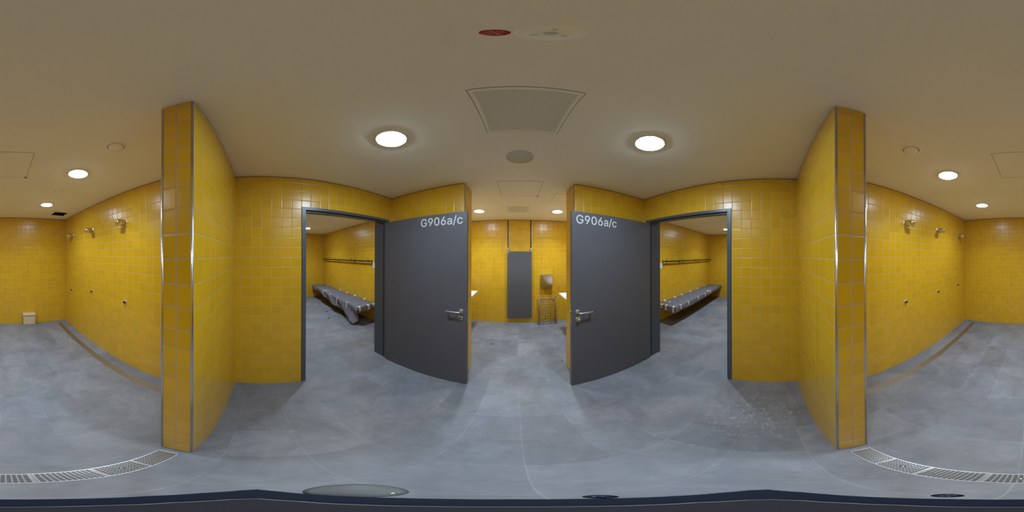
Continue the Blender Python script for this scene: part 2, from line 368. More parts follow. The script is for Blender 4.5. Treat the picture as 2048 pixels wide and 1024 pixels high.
# outlines of the lettering on the doors: (handle, point, handle) per bezier point, in 1/1000 em
ROOM = [[(309,-7,269,-7,223,-7),(184,4,149,25,115,46),(88,77,69,116,50,155),(40,201,40,254,40,308),(50,354,69,393,88,432),(115,462,149,484,183,505),(221,516,265,516,292,516),(317,512,340,504,364,496),(385,484,403,469,422,454),(437,437,449,416,461,396),(470,373,474,349,452,349),(430,349,408,349,403,365),(396,380,387,393,379,406),(368,417,356,427,344,436),(330,444,315,448,300,453),(283,456,265,456,235,456),(208,448,183,432,159,417),(139,394,125,364,111,334),(103,297,103,254,103,211),(111,175,125,145,140,115),(159,92,184,76,209,61),(237,53,269,53,297,53),(323,59,345,71,367,83),(384,101,396,123,409,146),(415,172,415,202,421,201),(428,200,434,199,384,199),(333,199,283,199,283,218),(283,237,283,256,348,256),(413,256,478,256,478,237),(478,219,478,200,478,158),(469,122,451,91,433,60),(408,36,377,19,345,2)],[(715,516,746,516,778,516),(806,508,830,494,855,480),(874,460,888,434,902,409),(909,380,909,347,909,323),(904,297,893,270,882,243),(863,209,835,168,797,112),(759,56,721,0,697,0),(674,0,651,0,708,83),(765,165,822,248,824,248),(826,248,828,248,823,238),(816,229,808,221,799,213),(789,207,777,202,765,197),(752,195,738,195,707,195),(680,201,657,214,634,227),(616,245,603,269,590,292),(584,320,584,352,584,384),(591,412,605,436,619,461),(638,480,663,494,687,508)],[(766,460,746,460,727,460),(710,456,694,446,679,437),(667,424,659,407,650,391),(646,372,646,352,646,330),(650,312,659,295,667,279),(679,266,694,257,710,248),(727,243,746,243,766,243),(784,248,799,257,814,266),(826,279,835,295,843,311),(848,330,848,350,848,372),(843,391,835,407,826,424),(814,437,799,446,784,456)],[(1238,-7,1200,-7,1162,-7),(1130,3,1103,24,1077,45),(1056,74,1042,113,1028,152),(1021,199,1021,254,1021,309),(1028,356,1043,395,1057,434),(1077,464,1104,484,1130,505),(1163,516,1200,516,1238,516),(1270,505,1296,484,1323,464),(1343,434,1357,395,1372,356),(1379,309,1379,254,1379,199),(1372,152,1358,113,1344,74),(1323,45,1297,24,1270,3)],[(1175,50,1200,50,1225,50),(1246,58,1264,74,1281,90),(1294,113,1304,144,1313,174),(1317,211,1317,254,1317,297),(1313,334,1304,365,1294,395),(1281,419,1264,435,1246,451),(1225,460,1200,460,1175,460),(1154,451,1136,435,1119,419),(1106,395,1096,365,1087,334),(1083,297,1083,254,1083,211),(1087,174,1096,144,1106,113),(1119,90,1136,74,1154,58)],[(1684,-7,1653,-7,1621,-7),(1593,0,1569,15,1544,29),(1525,49,1511,74,1497,100),(1490,129,1490,162,1490,186),(1495,212,1506,239,1517,266),(1536,300,1564,340,1602,396),(1640,453,1679,509,1702,509),(1725,509,1748,509,1691,426),(1634,344,1577,261,1576,261),(1574,261,1572,261,1576,271),(1583,280,1591,288,1600,296),(1610,302,1622,307,1634,312),(1647,314,1661,314,1692,314),(1719,308,1742,295,1765,282),(1783,263,1796,240,1809,216),(1815,189,1815,157,1815,125),(1808,97,1794,73,1780,48),(1761,28,1736,14,1712,0)],[(1633,48,1653,48,1673,48),(1690,53,1705,63,1720,72),(1732,85,1741,101,1749,118),(1754,136,1754,157,1754,178),(1749,197,1741,213,1732,230),(1720,242,1705,251,1690,261),(1673,265,1653,265,1633,265),(1615,261,1600,252,1585,243),(1573,230,1564,214,1556,198),(1551,179,1551,158,1551,137),(1556,118,1564,102,1573,85),(1585,72,1600,63,1615,53)],[(2061,-9,2039,-9,2015,-9),(1994,-4,1974,5,1954,14),(1939,27,1927,45,1916,62),(1910,83,1910,108,1910,130),(1914,147,1923,161,1931,175),(1943,185,1957,193,1971,201),(1987,207,2005,211,2022,215),(2040,218,2058,220,2080,223),(2099,225,2113,227,2127,228),(2138,231,2145,235,2152,239),(2155,245,2155,255,2155,255),(2155,256,2155,257,2155,272),(2152,286,2146,297,2140,308),(2131,316,2119,322,2107,328),(2093,331,2075,331,2057,331),(2042,328,2029,322,2016,317),(2005,309,1997,301,1989,292),(1983,283,1980,274,1960,280),(1940,285,1920,291,1929,314),(1942,332,1958,346,1974,360),(1992,369,2012,375,2033,381),(2053,384,2073,384,2087,384),(2102,383,2118,379,2135,376),(2150,370,2165,360,2180,351),(2192,338,2202,320,2211,303),(2216,280,2216,251,2216,168),(2216,84,2216,0,2196,0),(2176,0,2156,0,2156,17),(2156,35,2156,52,2155,52),(2153,52,2152,52,2148,43),(2141,34,2131,25,2122,15),(2110,7,2095,1,2080,-5)],[(2035,45,2050,45,2073,45),(2092,50,2107,59,2123,68),(2135,79,2143,93,2151,107),(2155,122,2155,138,2155,155),(2155,173,2155,190,2152,187),(2147,184,2139,182,2131,180),(2121,178,2111,176,2100,174),(2090,172,2080,171,2070,170),(2061,169,2055,168,2040,166),(2027,163,2014,159,2001,154),(1991,148,1983,139,1975,131),(1971,119,1971,105,1971,92),(1975,81,1981,72,1988,63),(1997,57,2009,52,2021,48)],[(2485,533,2504,533,2449,330),(2394,127,2340,-76,2321,-76),(2302,-76,2283,-76,2338,127),(2392,330,2447,533,2466,533)],[(2744,-8,2725,-8,2691,-8),(2661,0,2635,16,2609,33),(2588,56,2574,85,2559,114),(2552,149,2552,187,2552,227),(2559,262,2574,291,2588,321),(2609,343,2635,360,2661,376),(2691,384,2725,384,2744,384),(2761,382,2778,377,2794,372),(2809,365,2823,356,2837,347),(2848,335,2858,322,2867,309),(2875,294,2879,277,2860,272),(2840,267,2821,262,2818,272),(2814,281,2808,289,2803,297),(2796,305,2788,311,2780,317),(2770,322,2760,325,2750,328),(2738,330,2725,330,2700,330),(2679,323,2663,310,2647,297),(2634,280,2626,258,2618,237),(2614,213,2614,187,2614,162),(2618,139,2626,117,2634,96),(2647,79,2663,66,2679,53),(2700,46,2725,46,2738,46),(2750,48,2760,52,2771,55),(2780,60,2789,66,2797,72),(2804,80,2809,89,2815,97),(2819,107,2822,117,2842,112),(2861,107,2881,102,2876,85),(2869,70,2859,56,2849,43),(2838,31,2824,21,2811,12),(2795,4,2779,-1,2762,-6)]]

def text_mesh(txt, w, h, depth, name, mat, parent):
    if txt == 'G906a/c':
        cu = bpy.data.curves.new('txt', 'CURVE'); cu.dimensions = '2D'; cu.fill_mode = 'BOTH'; cu.resolution_u = 6
        for sp in ROOM:
            q = cu.splines.new('BEZIER'); q.bezier_points.add(len(sp) - 1); q.use_cyclic_u = True
            for bp, v in zip(q.bezier_points, sp):
                bp.handle_left_type = bp.handle_right_type = 'FREE'
                bp.handle_left = (v[0] / 1000, v[1] / 1000, 0); bp.co = (v[2] / 1000, v[3] / 1000, 0); bp.handle_right = (v[4] / 1000, v[5] / 1000, 0)
    else:
        cu = bpy.data.curves.new('txt', 'FONT'); cu.body = txt; cu.resolution_u = 6
    to = bpy.data.objects.new('txt', cu); C.objects.link(to)
    bpy.context.view_layer.update()
    dg = bpy.context.evaluated_depsgraph_get()
    me = bpy.data.meshes.new_from_object(to.evaluated_get(dg))
    bpy.data.objects.remove(to)
    xs = [v.co.x for v in me.vertices]; ys = [v.co.y for v in me.vertices]
    x0, x1, y0, y1 = min(xs), max(xs), min(ys), max(ys)
    bm = bmesh.new(); bm.from_mesh(me)
    for v in bm.verts: v.co = Vector(((v.co.x - x0) / (x1 - x0) * w, (v.co.y - y0) / (y1 - y0) * h, 0))
    if txt == 'G906a/c':         # slightly bolder strokes
        mv = {}
        bmesh.ops.recalc_face_normals(bm, faces=bm.faces)
        for e in bm.edges:
            if len(e.link_faces) != 1: continue
            a, b_ = e.verts; t_ = (b_.co - a.co).normalized(); n_ = Vector((t_.y, -t_.x, 0))
            if n_.dot((a.co + b_.co) / 2 - e.link_faces[0].calc_center_median()) < 0: n_ = -n_
            for v in e.verts: mv[v] = mv.get(v, Vector()) + n_
        for v, d_ in mv.items():
            if d_.length > 1e-6: v.co += d_.normalized() * .0014
    r = bmesh.ops.extrude_face_region(bm, geom=bm.faces[:])
    for v in [g for g in r['geom'] if isinstance(g, bmesh.types.BMVert)]: v.co.z += depth
    bmesh.ops.recalc_face_normals(bm, faces=bm.faces)
    m2 = bpy.data.meshes.new(name); bm.to_mesh(m2); bm.free()
    m2.materials.append(M[mat])
    o = bpy.data.objects.new(name, m2); C.objects.link(o); o.parent = parent
    return o

def lever(root, sx, y0, x, z):
    """handle on the face at local y0, lever pointing towards sx"""
    h = MB(); R = Matrix.Translation((x, y0, z)) @ Matrix.Rotation(PI / 2, 4, 'X')
    h.lathe([(.026, 0), (.026, .006), (.023, .009), (.012, .010), (.0, .010)], R)
    ro = h.build('door_handle', 'steel', root)
    l = MB(); pts = [(x, y0 - .008, z), (x, y0 - .045, z)]
    for k in range(1, 6):
        a = k / 5 * PI / 2; pts.append((x + sx * .014 * (1 - math.cos(a)), y0 - .045 - .014 * math.sin(a), z))
    pts.append((x + sx * .125, y0 - .059, z))
    for k in range(1, 6):
        a = k / 5 * PI / 2; pts.append((x + sx * (.125 + .012 * math.sin(a)), y0 - .059 + .012 * (1 - math.cos(a)), z))
    pts.append((x + sx * .137, y0 - .028, z))
    l.tube(pts, .0085, 12); l.build('lever', 'steel', ro)

def door(name, hinge, ang, sx, lock, label):
    """leaf along local x from the hinge; local -y faces the lobby; sx = direction hinge -> free edge"""
    d = thing(name, label, 'door', hinge, ang, kind='structure')
    L = 1.112
    mb = MB(); mb.box(*sorted((0, sx * L)), 0, .045, .008, 2.056, bevel=.002)
    mb.build('door_leaf', 'door', d)
    hx = sx * (L - .062)
    lever(d, -sx, 0, hx, 1.033)
    e = MB(); R = Matrix.Translation((hx - sx * .003, 0, .953)) @ Matrix.Rotation(PI / 2, 4, 'X')
    if lock == 'keyhole':
        e.lathe([(.026, 0), (.026, .005), (.023, .008), (0, .008)], R)
        es = e.build('lock_plate', 'satin', d)
        k = MB(); k.lathe([(.0065, .0082), (.0065, .0092), (0, .0092)], R @ Matrix.Translation((0, .006, 0)))
        k.box(hx - sx * .003 - .003, hx - sx * .003 + .003, -.0092, -.0082, .953 - .012, .957)
        k.build('keyhole', 'black', es)
    else:
        e.lathe([(.027, 0), (.027, .005), (.024, .008), (0, .008)], R)
        es = e.build('lock_plate', 'satin', d)
        k = MB(); k.lathe([(.016, .008), (.019, .020), (.019, .034), (.016, .038), (0, .039)], R)
        k.build('turn_knob', 'satin', es)
    w = .488; t = text_mesh('G906a/c', w, .105, .0012, 'room_number', 'letter', d)
    t['label'] = 'pale room number G906a/c'
    t.rotation_euler = (PI / 2, 0, 0)
    cx = L - .047 - w if sx > 0 else -(L - .047)
    t.location = (cx, -.0006, 1.918)
    # latch face on the free edge
    p = MB(); p.box(*sorted((sx * L, sx * (L + .0015))), .012, .033, .90, 1.12); p.build('latch_plate', 'steel', d)
    p = MB(); p.box(*sorted((sx * L, sx * (L + .010))), .016, .029, 1.02, 1.045, bevel=.002); p.build('latch_bolt', 'steel', d)
    return d
door('door_1', (-1.590, 1.530, 0), 0, 1, 'keyhole', 'dark grey door standing open, marked G906a/c, with a keyhole under its lever handle')
door('door_2', (1.637, 1.530, 0), math.radians(2.3), -1, 'knob', 'dark grey door standing open, marked G906a/c, with a round lock cylinder under its lever')

# ------------------------------------------------------------------ ceiling lights
def downlight(loc, label):
    t = thing('ceiling_light', label, 'light', loc, 0, 'round recessed ceiling lights')
    return t
def light_parts(t, room, f):
    MB().lathe([(.089, 0), (.089, -.010), (.094, -.010), (.103, -.006), (.106, 0)], n=48).build('trim_ring', 'white', t)
    MB().lathe([(.0885, -.002), (.0885, -.009), (.080, -.013), (.055, -.016), (.028, -.0175), (0, -.018)], n=48).build('diffuser', 'lamp' + room, t)
    ld = bpy.data.lights.new('downlight', 'AREA'); ld.shape = 'DISK'; ld.size = .165; ld.energy = f
    ld.color = (.765, .965, 1.16); ld.spread = math.radians(125)
    lo = bpy.data.objects.new('lamp', ld); C.objects.link(lo); lo.parent = t; lo.location = (0, 0, -.0195)
lights = [((-.68, .70), 'lit round ceiling light outside the door with the keyhole'),
          ((.75, .70), 'lit round ceiling light outside the door with the round cylinder'),
          ((-.68, -1.40), 'lit round shower ceiling light first from the partition on the dark vent side'),
          ((-.68, -2.56), 'lit round shower ceiling light close to the dark ceiling vent'),
          ((.75, -1.40), 'lit round shower ceiling light first from the partition with the floor stain'),
          ((.75, -2.57), 'lit round shower ceiling light far in, on the side without the vent'),
          ((-.68, 2.92), 'lit round washroom ceiling light beyond the keyhole door'),
          ((.75, 2.92), 'lit round washroom ceiling light above the towel dispenser side'),
          ((-2.90, 1.415), 'added unseen lit ceiling light just inside the changing room with the slumped bench cover'),  # added light, hidden by the door frame, to account for the room's brightness
          ((2.95, 1.415), 'added unseen lit ceiling light just inside the changing room with the taut bench cover'),  # likewise an unseen light added to brighten this changing room
          ((-4.80, 1.415), 'lit ceiling light deep in the changing room with the slumped bench cover'),
          ((4.90, 1.415), 'lit ceiling light deep in the changing room with the taut bench cover')]
firsts = {}
for (x, y), lab in lights:
    room, f = (' shower', 6.8) if y < 0 else (' washroom', 12.0) if y > 2 else (' changing', 11.5) if abs(x) > 2 else ('', 2.)
    if room in firsts: dup(firsts[room], (x, y, H), 0, lab)
    else: firsts[room] = downlight((x, y, H), lab); light_parts(firsts[room], room, f)

# ------------------------------------------------------------------ ceiling fittings
def access_panel(x0, x1, y0, y1, label, latch=None):
    t = thing('access_panel', label, 'panel', ((x0 + x1) / 2, (y0 + y1) / 2, H), 0, 'ceiling access panels')
    w, d = (x1 - x0) / 2, (y1 - y0) / 2; g = .004
    mb = MB()
    for a in ((-w, w, -d, -d + g), (-w, w, d - g, d), (-w, -w + g, -d, d), (w - g, w, -d, d)): mb.box(*a, -.0012, .002)
    mb.build('frame', 'gap', t)
    MB().box(-w + g, w - g, -d + g, d - g, -.0012, .002).build('panel', 'ceil', t)
    if latch:
        lx, ly = latch[0] - (x0 + x1) / 2, latch[1] - (y0 + y1) / 2
        MB().lathe([(.012, 0), (.012, -.005), (.009, -.007), (0, -.007)], Matrix.Translation((lx, ly, -.001)), 16).build('latch', 'latch', t)
access_panel(-.222, .270, -1.640, -1.158, 'large flush access panel in the shower room ceiling', (-.214, -1.632))
access_panel(-.205, .288, 1.715, 2.200, 'large flush access panel in the ceiling over the passage', (.281, 2.193))
access_panel(.504, .800, 2.05, 2.34, 'smaller flush access panel in the washroom ceiling near the basket side')

def vent_panel(cx, cy, s, label):
    t = thing('air_vent', label, 'vent', (cx, cy, H), 0, 'square perforated ceiling vents')
    o = MB(); a = s / 2
    for q in ((-a, a, -a, -a + .016), (-a, a, a - .016, a), (-a, -a + .016, -a + .016, a - .016), (a - .016, a, -a + .016, a - .016)): o.box(*q, -.003, .002)
    o.build('frame', 'ceil', t)
    o = MB()
    for q in ((-a - .003, -a, -a, a), (a, a + .003, -a, a), (-a, a, -a - .003, -a), (-a, a, a, a + .003)): o.box(*q, -.001, .002)
    o.build('gap', 'latch', t)
    MB().box(-a + .016, a - .016, -a + .016, a - .016, -.002, .002).build('perforated_plate', 'perf', t)
vent_panel(.032, .695, .386, 'square perforated vent in the lobby ceiling between the two doors')
vent_panel(.027, 2.905, .380, 'square perforated vent in the washroom ceiling')

t = thing('ceiling_speaker', 'flat round grey speaker in the ceiling before the passage', 'speaker', (.025, 1.225, H))
MB().lathe([(.096, -.004), (.104, -.004), (.107, 0)], n=40).build('rim', 'sensor', t)
MB().lathe([(.098, 0), (.098, -.003), (0, -.003)], n=40).build('grille', 'grey_disc', t)

t = thing('ceiling_sticker', 'small red round sticker on the lobby ceiling', 'sticker', (-.0245, .1705, H))
MB().lathe([(.0172, 0), (.0172, -.0006), (0, -.0006)], n=40).build('disc', 'red', t)
for txt, x, y, w in (('OLT5', -.0105, .002, .021), ('CIB', -.0075, -.0095, .015)):
    o = text_mesh(txt, w, .0066, .0003, 'print', 'redletter', t); o.rotation_euler = (PI, 0, 0); o.location = (x, -y, -.0008); o.location.y = -y
o = MB(); o.box(-.0008, .0008, -.015, .015, -.0010, -.0004); o = o.build('slash', 'redletter', t); o.rotation_euler.z = math.radians(-14)
o = MB(); o.box(-.015, .015, -.0004, .0004, -.0010, -.0004); o.build('line', 'redletter', t)

t = thing('smoke_detector', 'white round detector on the lobby ceiling beside the red sticker', 'detector', (.0355, .170, H))
MB().lathe([(.040, 0), (.040, -.003), (.034, -.0045), (.030, -.0045), (.028, -.007), (.020, -.0085), (.0085, -.0088)], n=40).build('housing', 'ceil', t)
MB().lathe([(.0088, -.0085), (.0085, -.0105), (0, -.0108)], n=24).build('cap', 'grey_disc', t)
for k in range(3):
    o = MB(); o.box(.015, .025, -.0022, .0022, -.0088, -.0078); o = o.build('slot', 'sensor', t); o.rotation_euler.z = .5 + k * 2 * PI / 3

def sensor(x, y, r, label):
    t = thing('ceiling_sensor', label, 'sensor', (x, y, H), 0, 'round ceiling sensors')
    k = r / .053
    MB().lathe([(.072 * k, 0), (.072 * k, -.003 * k), (.057 * k, -.004 * k), (.057 * k, 0)], n=40).build('flange', 'ceil', t)
    MB().lathe([(.0565 * k, -.001), (.052 * k, -.001)], n=40).build('gap', 'black', t)
    MB().lathe([(.052 * k, 0), (.052 * k, -.006 * k), (.047 * k, -.008 * k), (0, -.008 * k)], n=40).build('cover', 'ceil', t)
sensor(-.689, -.846, .053, 'round white ceiling sensor just behind the partition on the dark vent side')
sensor(.745, -.852, .053, 'round white ceiling sensor just behind the partition with the floor stain')
sensor(-.675, -1.945, .050, 'round white ceiling sensor between the two shower lights on the vent side')
sensor(.745, -1.995, .050, 'round white ceiling sensor between the two shower lights opposite the vent side')
sensor(.031, -1.992, .034, 'small round ceiling sensor behind the shower access panel')
sensor(.758, -3.152, .045, 'round ceiling sensor close to the shower end wall')
sensor(.038, 2.520, .024, 'small round ceiling sensor between access panel and washroom vent')

t = thing('ceiling_vent_opening', 'open dark square vent hole in the shower ceiling corner', 'vent', ((VX0 + VX1) / 2, (VY0 + VY1) / 2, H))
a, b = (VX1 - VX0) / 2, (VY1 - VY0) / 2
mb = MB(); mb.box(-a, -a + .004, -b, b, .001, .2); mb.box(a - .004, a, -b, b, .001, .2); mb.box(-a, a, -b, -b + .004, .001, .2); mb.box(-a, a, b - .004, b, .001, .2)
mb.build('shaft', 'void', t)
MB().box(-a, a, -b, b, .06, .075).build('damper', 'void', t)

# ------------------------------------------------------------------ drains
def drain(name_label, cx, cy, length, width, along_x, nmod, pitch, nlong):
    t = thing('floor_drain', name_label, 'drain', (cx, cy, 0), 0 if along_x else PI / 2, 'steel channel drains')
    L, W = length / 2, width / 2
    MB().box(-L, L, -W, W, .0004, .0012).build('channel', 'bed', t)
    f = MB()
    for q in ((-L, L, -W, -W + .004), (-L, L, W - .004, W), (-L, -L + .004, -W, W), (L - .004, L, -W, W)): f.box(*q, .0004, .0045)
    f.build('frame', 'steel', t)
    ml = (length - .008) / nmod
    for k in range(nmod):
        x0 = -L + .004 + k * ml; x1 = x0 + ml; g = MB()
        w = W - .005
        e = .006 if k % 2 == 0 else .010
        bw, lw = (.16, .0012) if along_x else (.33, .0026)
        if not along_x: e = .013
        g.box(x0 + .0006, x0 + e, -w, w, .0012, .0045); g.box(x1 - e, x1 - .0006, -w, w, .0012, .0045)
        n = max(2, int((ml - .02) / pitch))
        for i in range(1, n): 
            x = x0 + e + (ml - 2 * e) * i / n; g.box(x - pitch * bw, x + pitch * bw, -w, w, .0015, .0040)
        for i in range(nlong + 1):
            y = -w + 2 * w * i / nlong; g.box(x0 + e, x1 - e, max(-w, y - lw), min(w, y + lw), .0015, .0040)
        if k % 2 == 1 and along_x:
            g.lathe([(.008, .004), (.008, .0052), (0, .0052)], Matrix.Translation(((x0 + x1) / 2, 0, 0)), 12)
        o = g.build('grate', 'grate' if along_x else 'satin_steel', t)
        o.rotation_euler.x = math.radians(random.uniform(-1.8, 1.8))
drain('steel grating drain across the opening between the partition ends', .018, -.326, 1.078, .092, True, 7, .0115, 7)
drain('narrow steel drain along the shower wall below the dark ceiling vent', -1.206, -1.92, 3.06, .088, False, 8, .016, 5)
drain('narrow steel drain along the shower wall facing the dark ceiling vent', 1.224, -1.92, 3.06, .080, False, 8, .016, 5)

# ------------------------------------------------------------------ showers
def shower_head(label, loc, rz):
    t = thing('shower', label, 'shower head', loc, rz, 'wall shower heads'); t.scale = (1.3, 1.3, 1.3)
    return t
def shower_parts(t):
    # local +x points away from the wall; wall at x=0
    R = Matrix.Rotation(PI / 2, 4, 'Y')
    MB().lathe([(.036, 0), (.036, .004), (.033, .006), (.030, .007)], R).build('wall_plate', 'chrome', t)
    b = MB()
    b.tube([(.004, 0, 0), (.02, 0, 0), (.045, 0, -.002), (.070, 0, -.006), (.078, 0, -.008)], .03, 64, True, [.030, .031, .033, .0335, .0335])
    b.build('body', 'satin', t)
    R2 = Matrix.Translation((.079, 0, -.0085)) @ Matrix.Rotation(PI / 2 + .45, 4, 'Y')
    h = MB(); h.lathe([(.0350, -.010), (.0350, .010), (.0335, .0125), (.031, .019), (.024, .025), (.012, .028), (0, .0285)], R2, 64)
    fh = h.build('spray_head', 'chrome', t)
    n = MB()
    for k in range(6):
        a = k * PI / 3; n.lathe([(.0035, .026), (.0035, .0285), (0, .0285)], R2 @ Matrix.Translation((.014 * math.cos(a), .014 * math.sin(a), -.002)), 10)
    n.build('nozzles', 'black', fh)
    for s in (-1,):
        k = MB(); k.lathe([(.0055, .029), (.0055, .0325), (0, .0325)], Matrix.Translation((.016, 0, 0)) @ Matrix.Rotation(-PI / 2, 4, 'X'), 14)
        k.build('set_screw', 'black', t)
def shower_valve(t):
    R = Matrix.Rotation(PI / 2, 4, 'Y')
    MB().lathe([(.026, 0), (.026, .004), (.021, .008), (.014, .008)], R).build('rosette', 'satin', t)
    MB().lathe([(.015, .006), (.015, .026), (.012, .030), (0, .0305)], R).build('push_button', 'rack', t)
names = ['nearest the partition', 'in the middle', 'nearest the shower end wall']
WL, WR = -1.40, 1.467
hs, vs_ = None, None
for side, ys, zs, yv, zv in (('L', (-1.545, -2.345, -3.135), 2.022, (-1.530, -2.348, -3.172), (.992, .991, .862)),
                             ('R', (-1.568, -2.360, -3.185), 2.031, (-1.562, -2.359, -3.152), (.981, .985, .976))):
    wl = 'on the shower wall below the dark ceiling vent' if side == 'L' else 'on the shower wall facing the dark ceiling vent'
    x, rz = (WL, 0) if side == 'L' else (WR, PI)
    for y, nm in zip(ys, ('first', 'second', 'third')):
        lab = f'chrome {nm} shower head from the partition {wl}'
        if hs is None: hs = shower_head(lab, (x, y, zs), rz); shower_parts(hs)
        else:
            o = dup(hs, (x, y, zs), rz, lab)
            if side == 'R':
                for c in o.children:
                    if c.name.startswith('set_screw'): c.rotation_euler.x = 0
    for y, z, nm in zip(yv, zv, ('first', 'second', 'third')):
        lab = f'chrome {nm} push valve from the partition {wl}'
        if vs_ is None:
            vs_ = thing('shower_valve', lab, 'valve', (x, y, z), rz, 'shower push valves'); shower_valve(vs_)
        else: dup(vs_, (x, y, z), rz, lab)

# cream box on the shower floor
t = thing('floor_box', 'cream plastic box standing on the floor against the shower end wall', 'box', (-.537, -3.600, 0))
mb = MB(); mb.box(-.130, .130, 0, .120, 0, .250, bevel=.012); mb.build('body', 'cream', t)
mb = MB(); mb.prism([(-.137, .0), (.137, .0), (.137, .132), (.110, .142), (-.110, .142), (-.137, .132)], .252, .270)
mb.build('lid', 'cream', t)
mb = MB(); mb.box(-.112, .112, .119, .126, .03, .225, bevel=.005); mb.build('front_plate', 'cream', t)

# ------------------------------------------------------------------ washroom
YW = 3.74
t = thing('hanging_board', 'tall dark grey board hanging on the washroom end wall', 'panel', (.071, YW, 0))
mb = MB(); mb.box(-.279, .279, -.052, -.022, .132, 1.712, bevel=.002); mb.build('board', 'panel', t)
for s in (-1, 1):
    o = MB(); o.box(s * .262 - .011, s * .262 + .011, -.010, 0, 1.80, H - .012); r_ = o.build('hanging_rail', 'black', t)
    o = MB(); o.box(s * .262 + .011, s * .262 + .017, -.014, 0, 1.79, H - .012); o.build('rail_lip', 'edge', r_)
    o = MB(); o.box(s * .262 - .018, s * .262 + .018, -.035, 0, 1.745, 1.790, bevel=.004); b_ = o.build('bracket', 'steel', t)
    o = MB(); o.box(s * .24 - .012, s * .24 + .012, -.024, 0, .40, .46); o.build('spacer', 'steel', t)
    o = MB(); o.box(s * .262 - .012, s * .262 + .012, -.034, -.0, 1.69, 1.75); o.build('clip', 'steel', t)
o = MB(); o.lathe([(.012, 0), (.012, .004), (.008, .007), (0, .007)], Matrix.Translation((-.252, -.052, 1.685)) @ Matrix.Rotation(PI / 2, 4, 'X'), 16); o.build('screw', 'chrome', t)

t = thing('towel_dispenser', 'stainless steel paper towel dispenser on the washroom end wall', 'dispenser', (.690, YW, 1.025))
mb = MB(); mb.box(-.132, .132, -.112, 0, -.150, .160, bevel=.008)
for v in mb.bm.verts:
    if v.co.y < -.05: v.co.y += (.16 - v.co.z) * .05
mb.build('housing', 'mirror', t)
mb = MB(); mb.box(-.075, .075, -.075, -.02, -.154, -.149); mb.build('paper_slot', 'black', t)
mb = MB(); mb.lathe([(.008, 0), (.008, .003), (0, .003)], Matrix.Translation((0, -.108, .135)) @ Matrix.Rotation(PI / 2, 4, 'X'), 14); mb.build('lock', 'chrome', t)

t = thing('waste_basket', 'steel wire waste basket standing below the towel dispenser', 'basket', (.693, 3.615, 0))
def wires(segs, r): 
    mb = MB()
    for p, q in segs: mb.tube([p, q], r, 6)
    return mb
w, d0, d1 = .193, -.085, .085
fr = []
for y in (d0, d1):
    fr += [((-w, y, 0), (-w, y, .655)), ((w, y, 0), (w, y, .655)), ((-w, y, .655), (w, y, .655)), ((-w, y, .045), (w, y, .045))]
for x in (-w, w):
    fr += [((x, d0, .655), (x, d1, .655)), ((x, d0, .045), (x, d1, .045)), ((x, d0, .004), (x, d1, .004))]
wires(fr, .0055).build('frame', 'wire', t)
def mesh_side(P, Q, up0, up1, n, m):
    s = []
    for i in range(1, n): 
        a = Vector(P).lerp(Vector(Q), i / n); s.append(((a.x, a.y, up0), (a.x, a.y, up1)))
    for j in range(0, m + 1):
        z = up0 + (up1 - up0) * j / m; s.append(((P[0], P[1], z), (Q[0], Q[1], z)))
    return s
for P, Q, n in (((-w, d1), (w, d1), 7), ((-w, d0), (w, d0), 3), ((-w, d0), (-w, d1), 2), ((w, d0), (w, d1), 2)):
    wires(mesh_side((*P, 0), (*Q, 0), .045, .60, n, 8), .0024).build('wire_panel', 'wire', t)
wires([((-w + 2 * w * i / 8, d0, .045), (-w + 2 * w * i / 8, d1, .045)) for i in range(1, 8)], .0017).build('wire_base', 'wire', t)
for s in (-1, 1):
    o = MB(); o.box(s * .165 - .016, s * .165 + .016, d1 - .006, d1 + .012, .605, .640, bevel=.003); o.build('clip', 'white', t)

def basin(label, x_front, x_wall, y0, y1):
    s = 1 if x_wall > x_front else -1
    t = thing('wash_basin', label, 'basin', ((x_front + x_wall) / 2, (y0 + y1) / 2, 0), 0, 'white washroom basins')
    W, L = abs(x_wall - x_front) / 2, (y1 - y0) / 2
    bm = MB(); b = bm.bm
    # rim with a sunken bowl, all one body
    def ring(hx, hy, z, r=.03, n=5):
        out = []
        for cx, cy, a0 in ((hx - r, hy - r, 0), (-hx + r, hy - r, PI / 2), (-hx + r, -hy + r, PI), (hx - r, -hy + r, 1.5 * PI)):
            for k in range(n + 1):
                a = a0 + k / n * PI / 2; out.append(b.verts.new((cx + r * math.cos(a), cy + r * math.sin(a), z)))
        return out
    rings = [ring(W * .55, L * .7, .70, .06), ring(W * .9, L * .93, .80, .05), ring(W, L, .826, .012), ring(W, L, .850, .012), ring(W - .045, L - .05, .850, .04), ring(W - .075, L - .085, .80, .06), ring(W - .15, L - .2, .745, .06)]
    for A, B in zip(rings, rings[1:]):
        n = len(A)
        for k in range(n): b.faces.new((A[k], A[(k + 1) % n], B[(k + 1) % n], B[k]))
    b.faces.new(list(reversed(rings[0]))); b.faces.new(rings[-1])
    bm.build('bowl', 'ceramic', t, smooth_angle=35)
    MB().lathe([(.022, .7455), (.022, .748), (.012, .747), (0, .747)], n=20).build('drain_plug', 'chrome', t)
    o = MB(); o.tube([(0, 0, .705), (0, 0, .55), (s * .03, 0, .52), (s * (W - .002), 0, .52)], .016, 14); o.build('waste_pipe', 'chrome', t)
basin('white wash basin seen past the door with the keyhole', -.815, -1.36, 2.45, 3.39)
basin('white wash basin near the wire waste basket', .843, 1.40, 2.25, 3.185)

